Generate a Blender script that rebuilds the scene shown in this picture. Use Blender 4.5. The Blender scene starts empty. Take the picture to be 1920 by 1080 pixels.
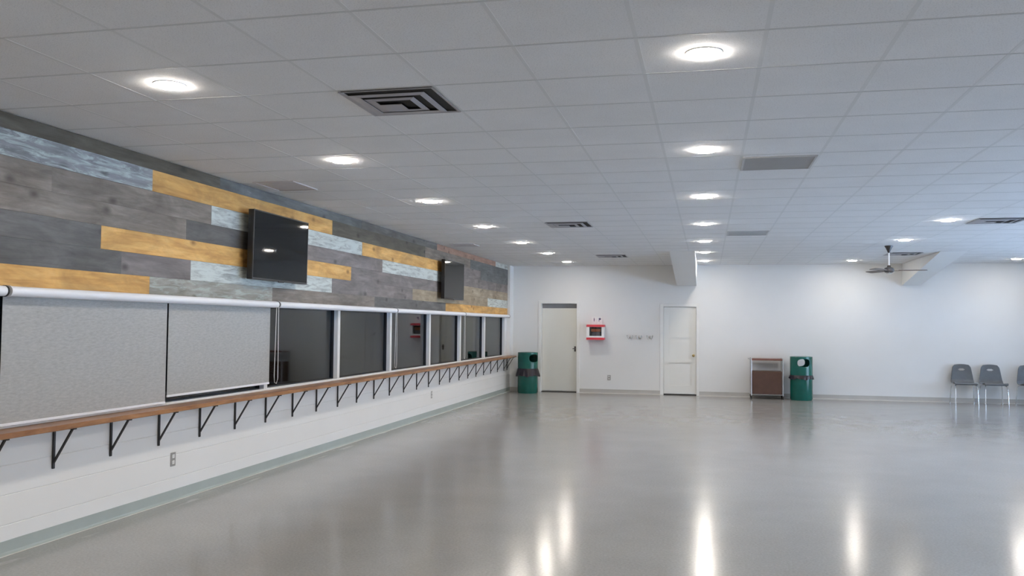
import bpy, bmesh, math, random
from mathutils import Vector, Matrix
random.seed(7)
PI = math.pi
SC = bpy.context.scene
COL = SC.collection

# ------------------------------------------------------------------ constants (metres)
CAM_Z = 1.5646
CEIL = 2.949
XW = -4.568            # face of the left wall
YF = 20.03             # face of the far wall
XR, YB = 9.3, -3.6    # right wall and back wall, outside the frame
GX, GY, T = -0.9475, 3.545, 0.6096   # ceiling grid origin and pitch

# ------------------------------------------------------------------ materials
def new_mat(name):
    m = bpy.data.materials.new(name); m.use_nodes = True
    nt = m.node_tree
    b = nt.nodes.get('Principled BSDF')
    return m, nt, b

def N(nt, typ, **kw):
    n = nt.nodes.new(typ)
    for k, v in kw.items():
        setattr(n, k, v)
    return n

def coords(nt, scale=(1, 1, 1), loc=(0, 0, 0)):
    tc = N(nt, 'ShaderNodeTexCoord'); mp = N(nt, 'ShaderNodeMapping')
    mp.inputs['Scale'].default_value = scale
    mp.inputs['Location'].default_value = loc
    nt.links.new(tc.outputs['Object'], mp.inputs['Vector'])
    return mp.outputs['Vector']

def noise(nt, vec, scale, detail=4, rough=.55, dist=0):
    n = N(nt, 'ShaderNodeTexNoise')
    n.inputs['Scale'].default_value = scale
    n.inputs['Detail'].default_value = detail
    n.inputs['Roughness'].default_value = rough
    n.inputs['Distortion'].default_value = dist
    nt.links.new(vec, n.inputs['Vector'])
    return n.outputs['Fac']

def ramp(nt, fac, stops):
    r = N(nt, 'ShaderNodeValToRGB')
    el = r.color_ramp.elements
    while len(el) < len(stops): el.new(.5)
    for e, (p, c) in zip(el, stops):
        e.position = p; e.color = (*c, 1)
    nt.links.new(fac, r.inputs['Fac'])
    return r.outputs['Color']

def bump(nt, b, height, strength=.2, dist=.01):
    n = N(nt, 'ShaderNodeBump')
    n.inputs['Strength'].default_value = strength
    n.inputs['Distance'].default_value = dist
    nt.links.new(height, n.inputs['Height'])
    nt.links.new(n.outputs['Normal'], b.inputs['Normal'])

def mat(name, col, rough=.5, metal=0., spec=.5, var=.06, vscale=6, bmp=0., bscale=60):
    m, nt, b = new_mat(name)
    b.inputs['Roughness'].default_value = rough
    b.inputs['Metallic'].default_value = metal
    b.inputs['Specular IOR Level'].default_value = spec
    v = coords(nt)
    lo = tuple(max(0, c * (1 - var)) for c in col); hi = tuple(min(1, c * (1 + var)) for c in col)
    nt.links.new(ramp(nt, noise(nt, v, vscale), [(.3, lo), (.7, hi)]), b.inputs['Base Color'])
    if bmp:
        bump(nt, b, noise(nt, v, bscale), bmp, .004)
    return m

def mix_col(nt, fac, a, b_):
    n = N(nt, 'ShaderNodeMix', data_type='RGBA')
    nt.links.new(fac, n.inputs[0])
    for sock, val in ((n.inputs[6], a), (n.inputs[7], b_)):
        if isinstance(val, tuple): sock.default_value = (*val, 1)
        else: nt.links.new(val, sock)
    return n.outputs[2]

def ramp_scalar(nt, val, start, stops, width):
    mr = N(nt, 'ShaderNodeMapRange'); mr.inputs['From Min'].default_value = start; mr.inputs['From Max'].default_value = start + width
    nt.links.new(val, mr.inputs['Value'])
    return ramp(nt, mr.outputs['Result'], [(p, (v, v, v)) for p, v in stops])

M = {}
M['white_paint'] = mat('white_wall_paint', (.80, .80, .79), .55, var=.012, vscale=1.5, bmp=.06, bscale=90)
M['block_paint'] = mat('white_block_paint', (.82, .82, .81), .5, var=.012, vscale=2, bmp=.1, bscale=45)
M['trim_white'] = mat('white_trim_paint', (.82, .82, .80), .4, var=.015)
M['frame_white'] = mat('white_frame_paint', (.78, .77, .74), .42, var=.02)
M['door_paint'] = mat('cream_door_paint', (.76, .75, .69), .45, var=.015, vscale=2)
M['door_paint_white'] = mat('white_door_paint', (.80, .80, .77), .45, var=.015, vscale=2)
M['grid_white'] = mat('ceiling_grid_enamel', (.72, .72, .71), .85, spec=.1, var=.01)
M['grid_grey'] = mat('ceiling_cross_bar_enamel', (.60, .60, .59), .5, var=.01)
M['toe_highlight'] = mat('pale_toe_highlight', (.74, .72, .66), .45, var=.06, vscale=3)  # pale colour standing in for the highlight at the baseboard foot
M['head_shade'] = mat('grey_head_shade', (.33, .33, .34), .5)  # shade of the recess over the flush door, put into the colour
M['vinyl'] = mat('grey_green_cove_vinyl', (.40, .45, .43), .35, var=.05, vscale=3)
M['vinyl_far'] = mat('grey_cove_vinyl', (.50, .48, .45), .35, var=.05, vscale=3)
M['tube_white'] = mat('white_aluminium_tube', (.84, .84, .85), .35, var=.01)
M['dark_gap'] = mat('dark_rubber', (.025, .026, .03), .7)
M['black_steel'] = mat('black_powder_coat', (.018, .018, .020), .5, var=.2)
M['black_plastic'] = mat('black_plastic', (.012, .012, .013), .35, var=.1)
M['chrome'] = mat('chrome', (.86, .86, .87), .12, metal=1., var=.01)
M['steel'] = mat('satin_steel', (.62, .61, .60), .32, metal=1., var=.04)
M['outlet_plate'] = mat('grey_outlet_plate', (.42, .41, .40), .35, metal=.6)
M['outlet_white'] = mat('white_outlet_face', (.85, .85, .84), .3)
M['vent_grey'] = mat('grey_vent_enamel', (.36, .35, .37), .45, var=.05)
M['vent_dark'] = mat('dark_duct', (.02, .02, .02), .8)
M['return_grey'] = mat('grey_return_panel', (.50, .495, .49), .6, var=.03)
M['slab_grey'] = mat('dull_grey_panel', (.58, .55, .55), .7, var=.03)
M['green'] = mat('green_plastic', (.006, .112, .088), .24, var=.12, vscale=5)
M['bag'] = mat('black_bin_bag', (.020, .017, .026), .3, var=.3, vscale=12, bmp=.5, bscale=30)
M['aed_white'] = mat('white_cabinet_enamel', (.86, .86, .86), .35)
M['aed_red'] = mat('red_cabinet_band', (.72, .06, .08), .4)
M['aed_inside'] = mat('dark_cabinet_inside', (.05, .035, .03), .6)
M['aed_orange'] = mat('orange_case', (.62, .17, .05), .5)
M['aed_grey'] = mat('grey_pouch', (.20, .17, .19), .5)
M['mark'] = mat('violet_grey_ink', (.16, .14, .24), .6)
M['chair_grey'] = mat('grey_chair_plastic', (.115, .125, .135), .42, var=.1, vscale=8, bmp=.15, bscale=120)
M['brass'] = mat('brass', (.55, .42, .20), .3, metal=1.)
M['cart_panel'] = mat('brown_cart_panel', (.095, .046, .030), .5, var=.12, vscale=9)
M['cart_top'] = mat('red_brown_cart_top', (.21, .085, .065), .4, var=.1)
M['fan_dark'] = mat('dark_bronze', (.05, .045, .045), .4)
M['fan_blade'] = mat('brown_fan_blade', (.15, .125, .11), .45)
M['backroom'] = mat('dark_backroom', (.26, .32, .40), .8)
M['ground'] = mat('pale_sandy_outside_ground', (.62, .58, .55), .9, var=.03)

def ceiling_mat():
    m, nt, b = new_mat('mineral_fibre_tile')
    b.inputs['Roughness'].default_value = .9
    v = coords(nt)
    a = noise(nt, v, 2.2, 3)
    f = noise(nt, v, 130, 2)
    c1 = ramp(nt, a, [(.3, (.78, .775, .77)), (.7, (.82, .815, .81))])
    c2 = ramp(nt, f, [(.36, (.62, .615, .61)), (.46, (1, 1, 1))])
    mx = N(nt, 'ShaderNodeMix', data_type='RGBA', blend_type='MULTIPLY')
    mx.inputs[0].default_value = .35
    nt.links.new(c1, mx.inputs[6]); nt.links.new(c2, mx.inputs[7])
    nt.links.new(mx.outputs[2], b.inputs['Base Color'])
    bump(nt, b, f, .25, .003)
    return m
M['tile'] = ceiling_mat()

def floor_mat():
    m, nt, b = new_mat('polished_grey_floor')
    v = coords(nt)
    fine = noise(nt, v, 55, 3, .7)
    mid = noise(nt, v, 1.1, 4, .6)
    c1 = ramp(nt, fine, [(.3, (.310, .301, .286)), (.7, (.385, .376, .360))])
    c2 = ramp(nt, mid, [(.3, (.90, .90, .90)), (.7, (1, 1, 1))])
    mx = N(nt, 'ShaderNodeMix', data_type='RGBA', blend_type='MULTIPLY'); mx.inputs[0].default_value = 1
    nt.links.new(c1, mx.inputs[6]); nt.links.new(c2, mx.inputs[7])
    # pale streaks mixed into the floor colour along the foot of the left wall
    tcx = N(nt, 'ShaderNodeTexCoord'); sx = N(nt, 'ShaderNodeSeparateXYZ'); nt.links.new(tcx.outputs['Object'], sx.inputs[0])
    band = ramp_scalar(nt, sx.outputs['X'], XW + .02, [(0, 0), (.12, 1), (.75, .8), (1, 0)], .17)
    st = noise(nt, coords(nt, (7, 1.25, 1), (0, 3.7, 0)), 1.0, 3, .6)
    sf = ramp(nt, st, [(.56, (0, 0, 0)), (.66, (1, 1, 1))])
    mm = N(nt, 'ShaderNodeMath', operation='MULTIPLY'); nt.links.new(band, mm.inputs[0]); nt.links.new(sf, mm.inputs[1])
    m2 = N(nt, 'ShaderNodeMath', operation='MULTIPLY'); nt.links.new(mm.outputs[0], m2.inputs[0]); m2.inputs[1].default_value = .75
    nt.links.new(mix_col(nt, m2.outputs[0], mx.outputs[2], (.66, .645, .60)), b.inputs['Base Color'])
    rr = N(nt, 'ShaderNodeMapRange')
    rr.inputs['To Min'].default_value = .15; rr.inputs['To Max'].default_value = .20
    nt.links.new(noise(nt, v, 2.5, 3), rr.inputs['Value'])
    nt.links.new(rr.outputs['Result'], b.inputs['Roughness'])
    b.inputs['Specular IOR Level'].default_value = .55
    wav = noise(nt, v, 3.2, 2)
    bump(nt, b, wav, .006, .02)
    return m
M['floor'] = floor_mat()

def wood_mat(name, dark, mid, light, white=None, wlo=.45, whi=.62, rough=.6, knots=True):
    """weathered board: grain along Y, its own pattern on each board through the board attribute"""
    m, nt, b = new_mat(name)
    b.inputs['Roughness'].default_value = rough
    b.inputs['Specular IOR Level'].default_value = .3
    tc = N(nt, 'ShaderNodeTexCoord')
    at = N(nt, 'ShaderNodeAttribute', attribute_name='board')
    add = N(nt, 'ShaderNodeVectorMath', operation='MULTIPLY_ADD')
    add.inputs[1].default_value = (3.1, 17.3, 9.7)
    nt.links.new(at.outputs['Vector'], add.inputs[0])
    nt.links.new(tc.outputs['Object'], add.inputs[2])
    def mapped(s):
        mp = N(nt, 'ShaderNodeMapping'); mp.inputs['Scale'].default_value = s
        nt.links.new(add.outputs[0], mp.inputs['Vector']); return mp.outputs['Vector']
    grain = noise(nt, mapped((1, 1.0, 9)), 2.2, 6, .65, .5)
    blot = noise(nt, mapped((1, .8, 2.2)), 2.0, 5, .62, .9)
    col = ramp(nt, grain, [(.28, dark), (.5, mid), (.75, light)])
    c2 = ramp(nt, blot, [(.28, (.62, .61, .60)), (.5, (.96, .95, .94)), (.72, (1.32, 1.32, 1.32))])
    mx = N(nt, 'ShaderNodeMix', data_type='RGBA', blend_type='MULTIPLY'); mx.inputs[0].default_value = .85
    nt.links.new(col, mx.inputs[6]); nt.links.new(c2, mx.inputs[7])
    out = mx.outputs[2]
    if knots:
        vo = N(nt, 'ShaderNodeTexVoronoi', voronoi_dimensions='2D'); vo.inputs['Scale'].default_value = 1.5
        vo.inputs['Randomness'].default_value = 1
        ks = N(nt, 'ShaderNodeSeparateXYZ'); kc = N(nt, 'ShaderNodeCombineXYZ')
        nt.links.new(mapped((1, 1, 1.7)), ks.inputs[0])
        nt.links.new(ks.outputs['Y'], kc.inputs['X']); nt.links.new(ks.outputs['Z'], kc.inputs['Y'])
        nt.links.new(kc.outputs[0], vo.inputs['Vector'])
        kf = ramp(nt, vo.outputs['Distance'], [(.02, (.9, .9, .9)), (.10, (0, 0, 0))])
        bw = N(nt, 'ShaderNodeRGBToBW'); nt.links.new(kf, bw.inputs[0])
        out = mix_col(nt, bw.outputs[0], out, tuple(c * .55 for c in dark))
    if white:
        w = noise(nt, mapped((1, 1.3, 9)), 2.6, 7, .68, .8)
        wf = ramp(nt, w, [(wlo, (0, 0, 0)), (whi, (1, 1, 1))])
        bw = N(nt, 'ShaderNodeRGBToBW'); nt.links.new(wf, bw.inputs[0])
        out = mix_col(nt, bw.outputs[0], out, white)
    nt.links.new(out, b.inputs['Base Color'])
    bump(nt, b, grain, .25, .004)
    return m
WOOD = {
    'dark': wood_mat('dark_brown_board', (.075, .064, .045), (.105, .090, .066), (.14, .122, .092)),
    'char': wood_mat('charcoal_board', (.092, .085, .077), (.128, .119, .108), (.168, .157, .144)),
    'slate': wood_mat('slate_board', (.095, .098, .092), (.135, .138, .132), (.18, .185, .175), white=(.30, .31, .30), wlo=.62, whi=.8),
    'grey': wood_mat('grey_brown_board', (.150, .121, .095), (.212, .178, .145), (.285, .25, .212)),
    'mauve': wood_mat('mauve_grey_board', (.150, .126, .115), (.196, .168, .153), (.242, .212, .194)),
    'wash': wood_mat('blue_grey_washed_board', (.19, .195, .20), (.25, .255, .26), (.32, .33, .33), white=(.46, .51, .49), wlo=.48, whi=.62),
    'white': wood_mat('whitewashed_board', (.22, .22, .205), (.34, .345, .32), (.48, .49, .46), white=(.58, .61, .56), wlo=.36, whi=.55),
    'moss': wood_mat('green_grey_washed_board', (.21, .195, .155), (.29, .27, .225), (.36, .34, .29), white=(.44, .46, .41), wlo=.48, whi=.68),
    'orange': wood_mat('orange_pine_board', (.47, .235, .062), (.62, .340, .102), (.70, .43, .160)),
    'red': wood_mat('red_tan_board', (.28, .155, .105), (.37, .22, .155), (.45, .29, .21)),
    'tan': wood_mat('tan_board', (.25, .19, .12), (.33, .26, .175), (.42, .34, .24)),
}
M['shelf_wood'] = wood_mat('varnished_shelf_wood', (.20, .085, .035), (.33, .155, .065), (.44, .23, .11), rough=.28, knots=False)

def fabric_mat():
    m, nt, b = new_mat('speckled_grey_fabric')
    b.inputs['Roughness'].default_value = .85
    tc = N(nt, 'ShaderNodeTexCoord'); mp = N(nt, 'ShaderNodeMapping')
    mp.inputs['Rotation'].default_value = (math.radians(24), 0, 0)
    mp.inputs['Scale'].default_value = (1, 7, 26)
    nt.links.new(tc.outputs['Object'], mp.inputs['Vector'])
    a = noise(nt, mp.outputs['Vector'], 3.0, 5, .7)
    nt.links.new(ramp(nt, a, [(.3, (.34, .33, .305)), (.7, (.455, .44, .41))]), b.inputs['Base Color'])
    bump(nt, b, a, .15, .002)
    return m
M['fabric'] = fabric_mat()

def glass_mat(name, tint, gloss_rough=.01, ior=1.5):
    m = bpy.data.materials.new(name); m.use_nodes = True
    nt = m.node_tree; nt.nodes.clear()
    out = N(nt, 'ShaderNodeOutputMaterial'); mx = N(nt, 'ShaderNodeMixShader')
    tr = N(nt, 'ShaderNodeBsdfTransparent'); tr.inputs[0].default_value = (*tint, 1)
    gl = N(nt, 'ShaderNodeBsdfGlossy'); gl.inputs['Roughness'].default_value = gloss_rough
    gl.inputs['Color'].default_value = (.95, .98, 1, 1)
    fr = N(nt, 'ShaderNodeFresnel'); fr.inputs['IOR'].default_value = ior
    nt.links.new(fr.outputs[0], mx.inputs[0]); nt.links.new(tr.outputs[0], mx.inputs[1]); nt.links.new(gl.outputs[0], mx.inputs[2])
    nt.links.new(mx.outputs[0], out.inputs[0])
    return m
M['glass'] = glass_mat('viewing_window_glass', (.62, .68, .72), .03, 1.62)
M['clear_glass'] = glass_mat('clear_glass', (.95, .97, .97))

def screen_mat():
    m, nt, b = new_mat('dark_glossy_screen')
    b.inputs['Base Color'].default_value = (.012, .013, .013, 1)
    b.inputs['Roughness'].default_value = .035
    b.inputs['Specular IOR Level'].default_value = .13
    return m
M['screen'] = screen_mat()

def lamp_mat(L):
    m = bpy.data.materials.new('lit_diffuser'); m.use_nodes = True
    nt = m.node_tree; nt.nodes.clear()
    out = N(nt, 'ShaderNodeOutputMaterial'); e = N(nt, 'ShaderNodeEmission')
    e.inputs[0].default_value = (1.0, .93, .84, 1); e.inputs[1].default_value = L
    nt.links.new(e.outputs[0], out.inputs[0])
    return m
M['lamp'] = lamp_mat(240)

# ------------------------------------------------------------------ mesh helpers
def bm_new(): return bmesh.new()

def box(bm, x0, x1, y0, y1, z0, z1, bevel=0., seg=2, mi=0):
    r = bmesh.ops.create_cube(bm, size=1)
    for v in r['verts']:
        v.co = Vector(((x0 + x1) / 2 + v.co.x * (x1 - x0), (y0 + y1) / 2 + v.co.y * (y1 - y0), (z0 + z1) / 2 + v.co.z * (z1 - z0)))
    fs = {f for v in r['verts'] for f in v.link_faces}
    for f in fs: f.material_index = mi
    if bevel:
        es = {e for v in r['verts'] for e in v.link_edges}
        bmesh.ops.bevel(bm, geom=list(es), offset=bevel, segments=seg, affect='EDGES', profile=.5)

def cyl(bm, p0, p1, r0, r1=None, seg=20, caps=True):
    p0, p1 = Vector(p0), Vector(p1); r1 = r0 if r1 is None else r1
    d = p1 - p0; L = d.length
    rot = d.to_track_quat('Z', 'Y').to_matrix().to_4x4()
    bmesh.ops.create_cone(bm, cap_ends=caps, cap_tris=False, segments=seg, radius1=r0, radius2=r1, depth=L,
                          matrix=Matrix.Translation((p0 + p1) / 2) @ rot)

def tube(bm, pts, r, seg=8, closed=False):
    """swept round tube through a list of points"""
    pts = [Vector(p) for p in pts]; n = len(pts); rings = []
    for i, p in enumerate(pts):
        a = pts[i - 1] if (i > 0 or closed) else p
        c = pts[(i + 1) % n] if (i < n - 1 or closed) else p
        d = (c - a).normalized()
        up = Vector((0, 0, 1)) if abs(d.z) < .9 else Vector((1, 0, 0))
        u = d.cross(up).normalized(); w = u.cross(d).normalized()
        rings.append([bm.verts.new(p + (u * math.cos(2 * PI * k / seg) + w * math.sin(2 * PI * k / seg)) * r) for k in range(seg)])
    for i in range(n if closed else n - 1):
        A, B = rings[i], rings[(i + 1) % n]
        for k in range(seg):
            bm.faces.new((A[k], A[(k + 1) % seg], B[(k + 1) % seg], B[k]))
    if not closed:
        bm.faces.new(rings[0]); bm.faces.new(list(reversed(rings[-1])))

def lathe(bm, prof, seg=40, c=(0, 0, 0), jitter=None):
    """profile of (r, z) turned about the vertical axis through c"""
    rings = []
    for (r, z) in prof:
        if r < 1e-6: rings.append([bm.verts.new((c[0], c[1], c[2] + z))])
        else:
            rings.append([bm.verts.new((c[0] + (r + (jitter(k, z) if jitter else 0)) * math.cos(2 * PI * k / seg),
                                        c[1] + (r + (jitter(k, z) if jitter else 0)) * math.sin(2 * PI * k / seg), c[2] + z)) for k in range(seg)])
    for A, B in zip(rings, rings[1:]):
        for k in range(seg):
            k2 = (k + 1) % seg
            if len(A) == 1 and len(B) == 1: continue
            if len(A) == 1: bm.faces.new((A[0], B[k2], B[k]))
            elif len(B) == 1: bm.faces.new((A[k], A[k2], B[0]))
            else: bm.faces.new((A[k], A[k2], B[k2], B[k]))

def prism(bm, pts, axis, a0, a1):
    """closed polygon extruded along an axis; pts are the two other coordinates in order"""
    def co(p, a):
        return {0: (a, p[0], p[1]), 1: (p[0], a, p[1]), 2: (p[0], p[1], a)}[axis]
    A = [bm.verts.new(co(p, a0)) for p in pts]; B = [bm.verts.new(co(p, a1)) for p in pts]
    n = len(pts)
    bm.faces.new(A); bm.faces.new(list(reversed(B)))
    for i in range(n):
        bm.faces.new((A[i], B[i], B[(i + 1) % n], A[(i + 1) % n]))

def obj(name, bm, material, parent=None, smooth=False, off=(0, 0, 0)):
    bmesh.ops.recalc_face_normals(bm, faces=bm.faces)
    if any(off): bmesh.ops.translate(bm, verts=bm.verts, vec=off)
    me = bpy.data.meshes.new(name); bm.to_mesh(me); bm.free()
    for m in (material if isinstance(material, (list, tuple)) else [material]): me.materials.append(m)
    if smooth:
        for p in me.polygons: p.use_smooth = True
        try: me.set_sharp_from_angle(angle=math.radians(40))
        except Exception: pass
    o = bpy.data.objects.new(name, me); COL.objects.link(o)
    if parent: o.parent = parent
    return o

def tag(o, label, cat, group=None):
    o['label'] = label; o['category'] = cat
    if group: o['group'] = group
    return o

def thing(name, label, cat, loc=(0, 0, 0), rz=0, group=None):
    o = bpy.data.objects.new(name, None); COL.objects.link(o)
    o.location = loc; o.rotation_euler = (0, 0, rz); o.empty_display_size = .1
    return tag(o, label, cat, group)

def struct(name, bm, m, parent=None, smooth=False, label=None):
    o = obj(name, bm, m, parent, smooth)
    if not parent:
        o['kind'] = 'structure'
        if label: o['label'] = label
    return o

def children(o): return [c for c in bpy.data.objects if c.parent == o]
def copy_tree(o, parent=None):
    c = o.copy(); COL.objects.link(c)
    if parent: c.parent = parent
    for ch in children(o): copy_tree(ch, c)
    return c

# ================================================================== SETTING
# ---- floor
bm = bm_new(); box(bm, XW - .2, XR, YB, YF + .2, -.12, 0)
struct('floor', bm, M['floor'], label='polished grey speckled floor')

# ---- ceiling: recessed tiles with a hanging T-bar lattice
bm = bm_new(); box(bm, XW - .2, XR, YB, YF + .2, CEIL + .004, CEIL + .12)
ceil = struct('ceiling', bm, M['tile'], label='suspended ceiling of square grey-white tiles')
bm = bm_new()
i0 = math.ceil((XW - GX) / T); i1 = math.floor((XR - GX) / T)
j0 = math.ceil((YB - GY) / T); j1 = math.floor((YF - GY) / T)
for i in range(i0, i1 + 1):
    x = GX + i * T; box(bm, x - .011, x + .011, YB, YF, CEIL + .0032, CEIL + .005)
for j in range(j0, j1 + 1):
    y = GY + j * T; box(bm, XW, XR, y - .008, y + .008, CEIL + .0025, CEIL + .005, mi=1)
struct('ceiling_grid', bm, [M['grid_white'], M['grid_grey']], ceil)

# ---- left wall: painted block below, boards above, a band of windows between
WZ0, WZ1 = .845, 1.80          # window band
WY0, WY1 = 2.84, 19.46
bm = bm_new()
prof = [(XW - .2, 0), (XW, 0)]
for gz in (.2, .4, .6):
    prof += [(XW, gz - .004), (XW - .005, gz), (XW, gz + .004)]
prof += [(XW, WZ0), (XW - .2, WZ0)]
prism(bm, prof, 1, YB, YF)
box(bm, XW - .2, XW, YB, YF, WZ1, CEIL + .01)
box(bm, XW - .2, XW, YB, WY0, WZ0, WZ1)
box(bm, XW - .2, XW, WY1, YF, WZ0, WZ1)
wl = struct('wall_left', bm, M['block_paint'], label='left wall of white block with board cladding above')

# board cladding: rows from the ceiling down, each a list of (end along the wall, kind)
rows_z = [CEIL, 2.842, 2.662, 2.482, 2.302, 2.122, 1.942, 1.778]
CY0, CY1 = 2.2, 19.66
rows = [
    [(4.0, 'char'), (7.418, 'dark'), (10.9, 'slate'), (14.24, 'char'), (18.47, 'red'), (CY1, 'white')],
    [(3.2, 'grey'), (6.388, 'wash'), (9.967, 'orange'), (13.6, 'dark'), (16.4, 'grey'), (CY1, 'slate')],
    [(5.25, 'grey'), (7.285, 'grey'), (10.93, 'white'), (14.8, 'orange'), (17.2, 'mauve'), (CY1, 'slate')],
    [(3.6, 'mauve'), (6.884, 'grey'), (9.1, 'char'), (11.68, 'mauve'), (14.9, 'white'), (17.0, 'mauve'), (CY1, 'mauve')],
    [(2.9, 'tan'), (5.776, 'char'), (10.567, 'orange'), (12.4, 'mauve'), (15.6, 'mauve'), (CY1, 'tan')],
    [(4.2, 'grey'), (6.02, 'char'), (6.97, 'mauve'), (9.984, 'white'), (13.0, 'mauve'), (17.8, 'tan'), (CY1, 'white')],
    [(6.383, 'orange'), (8.481, 'moss'), (11.4, 'grey'), (14.78, 'char'), (CY1, 'orange')],
]
kinds = list(WOOD)
bm = bm_new(); lay = bm.faces.layers.float_vector.new('board')
bid = 0
for r, row in enumerate(rows):
    y = CY0
    for (ye, kind) in row:
        n0 = len(bm.faces); before = set(bm.faces)
        t = .016 + random.uniform(-.002, .002)
        box(bm, XW, XW + t, y + .0008, ye - .0008, rows_z[r + 1] + .0008, rows_z[r] - .0008, mi=kinds.index(kind))
        bid += 1
        for f in bm.faces:
            if f not in before: f[lay] = (random.random() * 9, bid * 1.37, random.random() * 9)
        y = ye
struct('board_cladding', bm, [WOOD[k] for k in kinds], wl)

# ---- far wall with two door openings
D1 = (-3.835, -2.955, 2.085); D2 = (-1.0, -.235, 2.02)
bm = bm_new()
for (x0, x1, z0, z1) in ((XW - .2, D1[0], 0, CEIL + .01), (D1[0], D1[1], D1[2], CEIL + .01), (D1[1], D2[0], 0, CEIL + .01),
                         (D2[0], D2[1], D2[2], CEIL + .01), (D2[1], XR, 0, CEIL + .01)):
    box(bm, x0, x1, YF, YF + .2, z0, z1)
for (x0, x1, z1) in (D1, D2): box(bm, x0, x1, YF + .172, YF + .2, 0, z1)
wf = struct('wall_far', bm, M['white_paint'], label='white far wall')

# ---- right and back walls, with the daylight windows outside the frame
RW = [(YB - .3 + k * 2.75, YB - .3 + k * 2.75 + 2.4) for k in range(3, 8)]
RZ0, RZ1 = .20, 1.75
bm = bm_new()
box(bm, XR, XR + .2, YB, YF + .2, 0, RZ0); box(bm, XR, XR + .2, YB, YF + .2, RZ1, CEIL + .12)
ys = [YB] + [v for w in RW for v in w] + [YF + .2]
for a, b_ in zip(ys[0::2], ys[1::2]): box(bm, XR, XR + .2, a, b_, RZ0, RZ1)
struct('wall_right', bm, M['white_paint'], label='right wall with daylight windows')
bm = bm_new(); box(bm, XW - .2, XR + .2, YB - .2, YB, -.12, CEIL + .12)
struct('wall_back', bm, M['white_paint'], label='wall behind')

def window(name, x0, x1, y0, y1, z0, z1, fw, frame_m, glass_m, glass_x, gasket=None):
    bm = bm_new()
    for (a, b_, c, d) in ((y0, y1, z0, z0 + fw * .6), (y0, y1, z1 - fw, z1), (y0, y0 + fw, z0 + fw * .6, z1 - fw), (y1 - fw, y1, z0 + fw * .6, z1 - fw)):
        box(bm, x0, x1, a, b_, c, d, .003, 1)
    w = bpy.data.objects.new(name, None); COL.objects.link(w)
    w.location = ((x0 + x1) / 2, (y0 + y1) / 2, z0); w['kind'] = 'structure'
    lo = -Vector(w.location)
    obj('window_frame', bm, frame_m, w, off=lo)
    bm = bm_new(); box(bm, glass_x - .003, glass_x + .003, y0 + .005, y1 - .005, z0 + .005, z1 - .005)
    obj('pane', bm, glass_m, w, off=lo)
    if gasket:
        bm = bm_new(); g0, g1, gw = gasket
        for (a, b_, c, d) in ((y0, y1, z0, z0 + gw), (y0, y1, z1 - gw, z1), (y0, y0 + gw, z0 + gw, z1 - gw), (y1 - gw, y1, z0 + gw, z1 - gw)):
            box(bm, g0, g1, a, b_, c, d)
        obj('gasket', bm, M['dark_gap'], w, off=lo)
    return w
MUL = [2.84, 4.69, 6.54, 8.40, 10.25, 12.10, 13.95, 15.80, 17.63, 19.46]
n = 1
for a, b_ in zip(MUL, MUL[1:]):
    w = window('window_%d' % n, XW - .052, XW + .004, a, b_, WZ0, WZ1, .036, M['frame_white'], M['glass'], XW - .080, (XW - .088, XW - .053, .030))
    w['label'] = 'dark glazed viewing window over the wooden shelf'
    n += 1
for a, b_ in RW:
    w = window('window_%d' % n, XR + .05, XR + .12, a, b_, RZ0, RZ1, .05, M['frame_white'], M['clear_glass'], XR + .085)
    w['label'] = 'daylight window in the right wall'
    n += 1

# the unlit room behind the viewing windows
bm = bm_new()
box(bm, XW - 6.3, XW - 6.2, YB, YF + 6, -.6, 4); box(bm, XW - 6.2, XW - .2, YB, YF + 6, -.7, -.6)
box(bm, XW - 6.2, XW - .2, YF + 6, YF + 6.1, -.6, 4); box(bm, XW - 6.2, XW - .2, YB - .1, YB, -.6, 4); box(bm, XW - 6.3, XW - .2, YB, YF + 6, 4, 4.1)
box(bm, XW - .22, XW - .2, YF + .2, YF + 6, -.6, 4)
struct('wall_beyond', bm, M['backroom'], label='dark unlit room behind the viewing windows')
# ground outside the right wall
bm = bm_new(); box(bm, XR + .2, XR + 60, -60, 60, -.3, -.2); box(bm, XW - 40, XR + .2, -60, YB - .2, -.3, -.2)
struct('ground', bm, M['ground'], label='ground outside the right wall')

# ---- sill, corner casing, head trim
bm = bm_new(); box(bm, XW - .05, XW + .016, 2.84, 19.66, .845, .862, .003, 1)
struct('trim_1', bm, M['frame_white'], label='white window sill above the shelf')
bm = bm_new(); box(bm, XW, XW + .075, 19.665, YF, .846, CEIL, .004, 1)
struct('trim_2', bm, M['trim_white'], label='white boxed corner casing beside the cladding')
bm = bm_new(); box(bm, XW, XW + .014, 2.84, 19.66, 1.725, 1.776, .002, 1)
struct('trim_3', bm, M['frame_white'], label='white window head behind the blinds')

# ---- baseboards: coved vinyl strips
def cove(sx, z=.097): return [(0, 0), (sx * .020, 0), (sx * .019, .004), (sx * .008, .012), (sx * .005, .022), (sx * .004, z), (0, z)]
bm = bm_new(); prism(bm, [(XW + a, b_) for a, b_ in cove(1)], 1, YB, YF)
bl = struct('baseboard_left', bm, M['vinyl'], label='grey-green vinyl baseboard')
bm = bm_new(); box(bm, XW + .019, XW + .027, YB, YF - .03, 0, .0035, .001, 1)
obj('highlight_strip', bm, M['toe_highlight'], bl)  # pale strip paints in the highlight and wear on the cove toe
bm = bm_new()
for a, b_ in ((XW + .01, D1[0] - .05), (D1[1] + .05, D2[0] - .06), (D2[1] + .045, XR)):
    prism(bm, [(YF + p, q) for p, q in cove(-1)], 0, a, b_)
bf = struct('baseboard_far', bm, M['vinyl_far'], label='grey vinyl baseboard')
bm = bm_new()
for a, b_ in ((D1[1] + .05, D2[0] - .06), (D2[1] + .045, XR)): box(bm, a, b_, YF - .045, YF - .019, 0, .0035, .001, 1)
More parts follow.
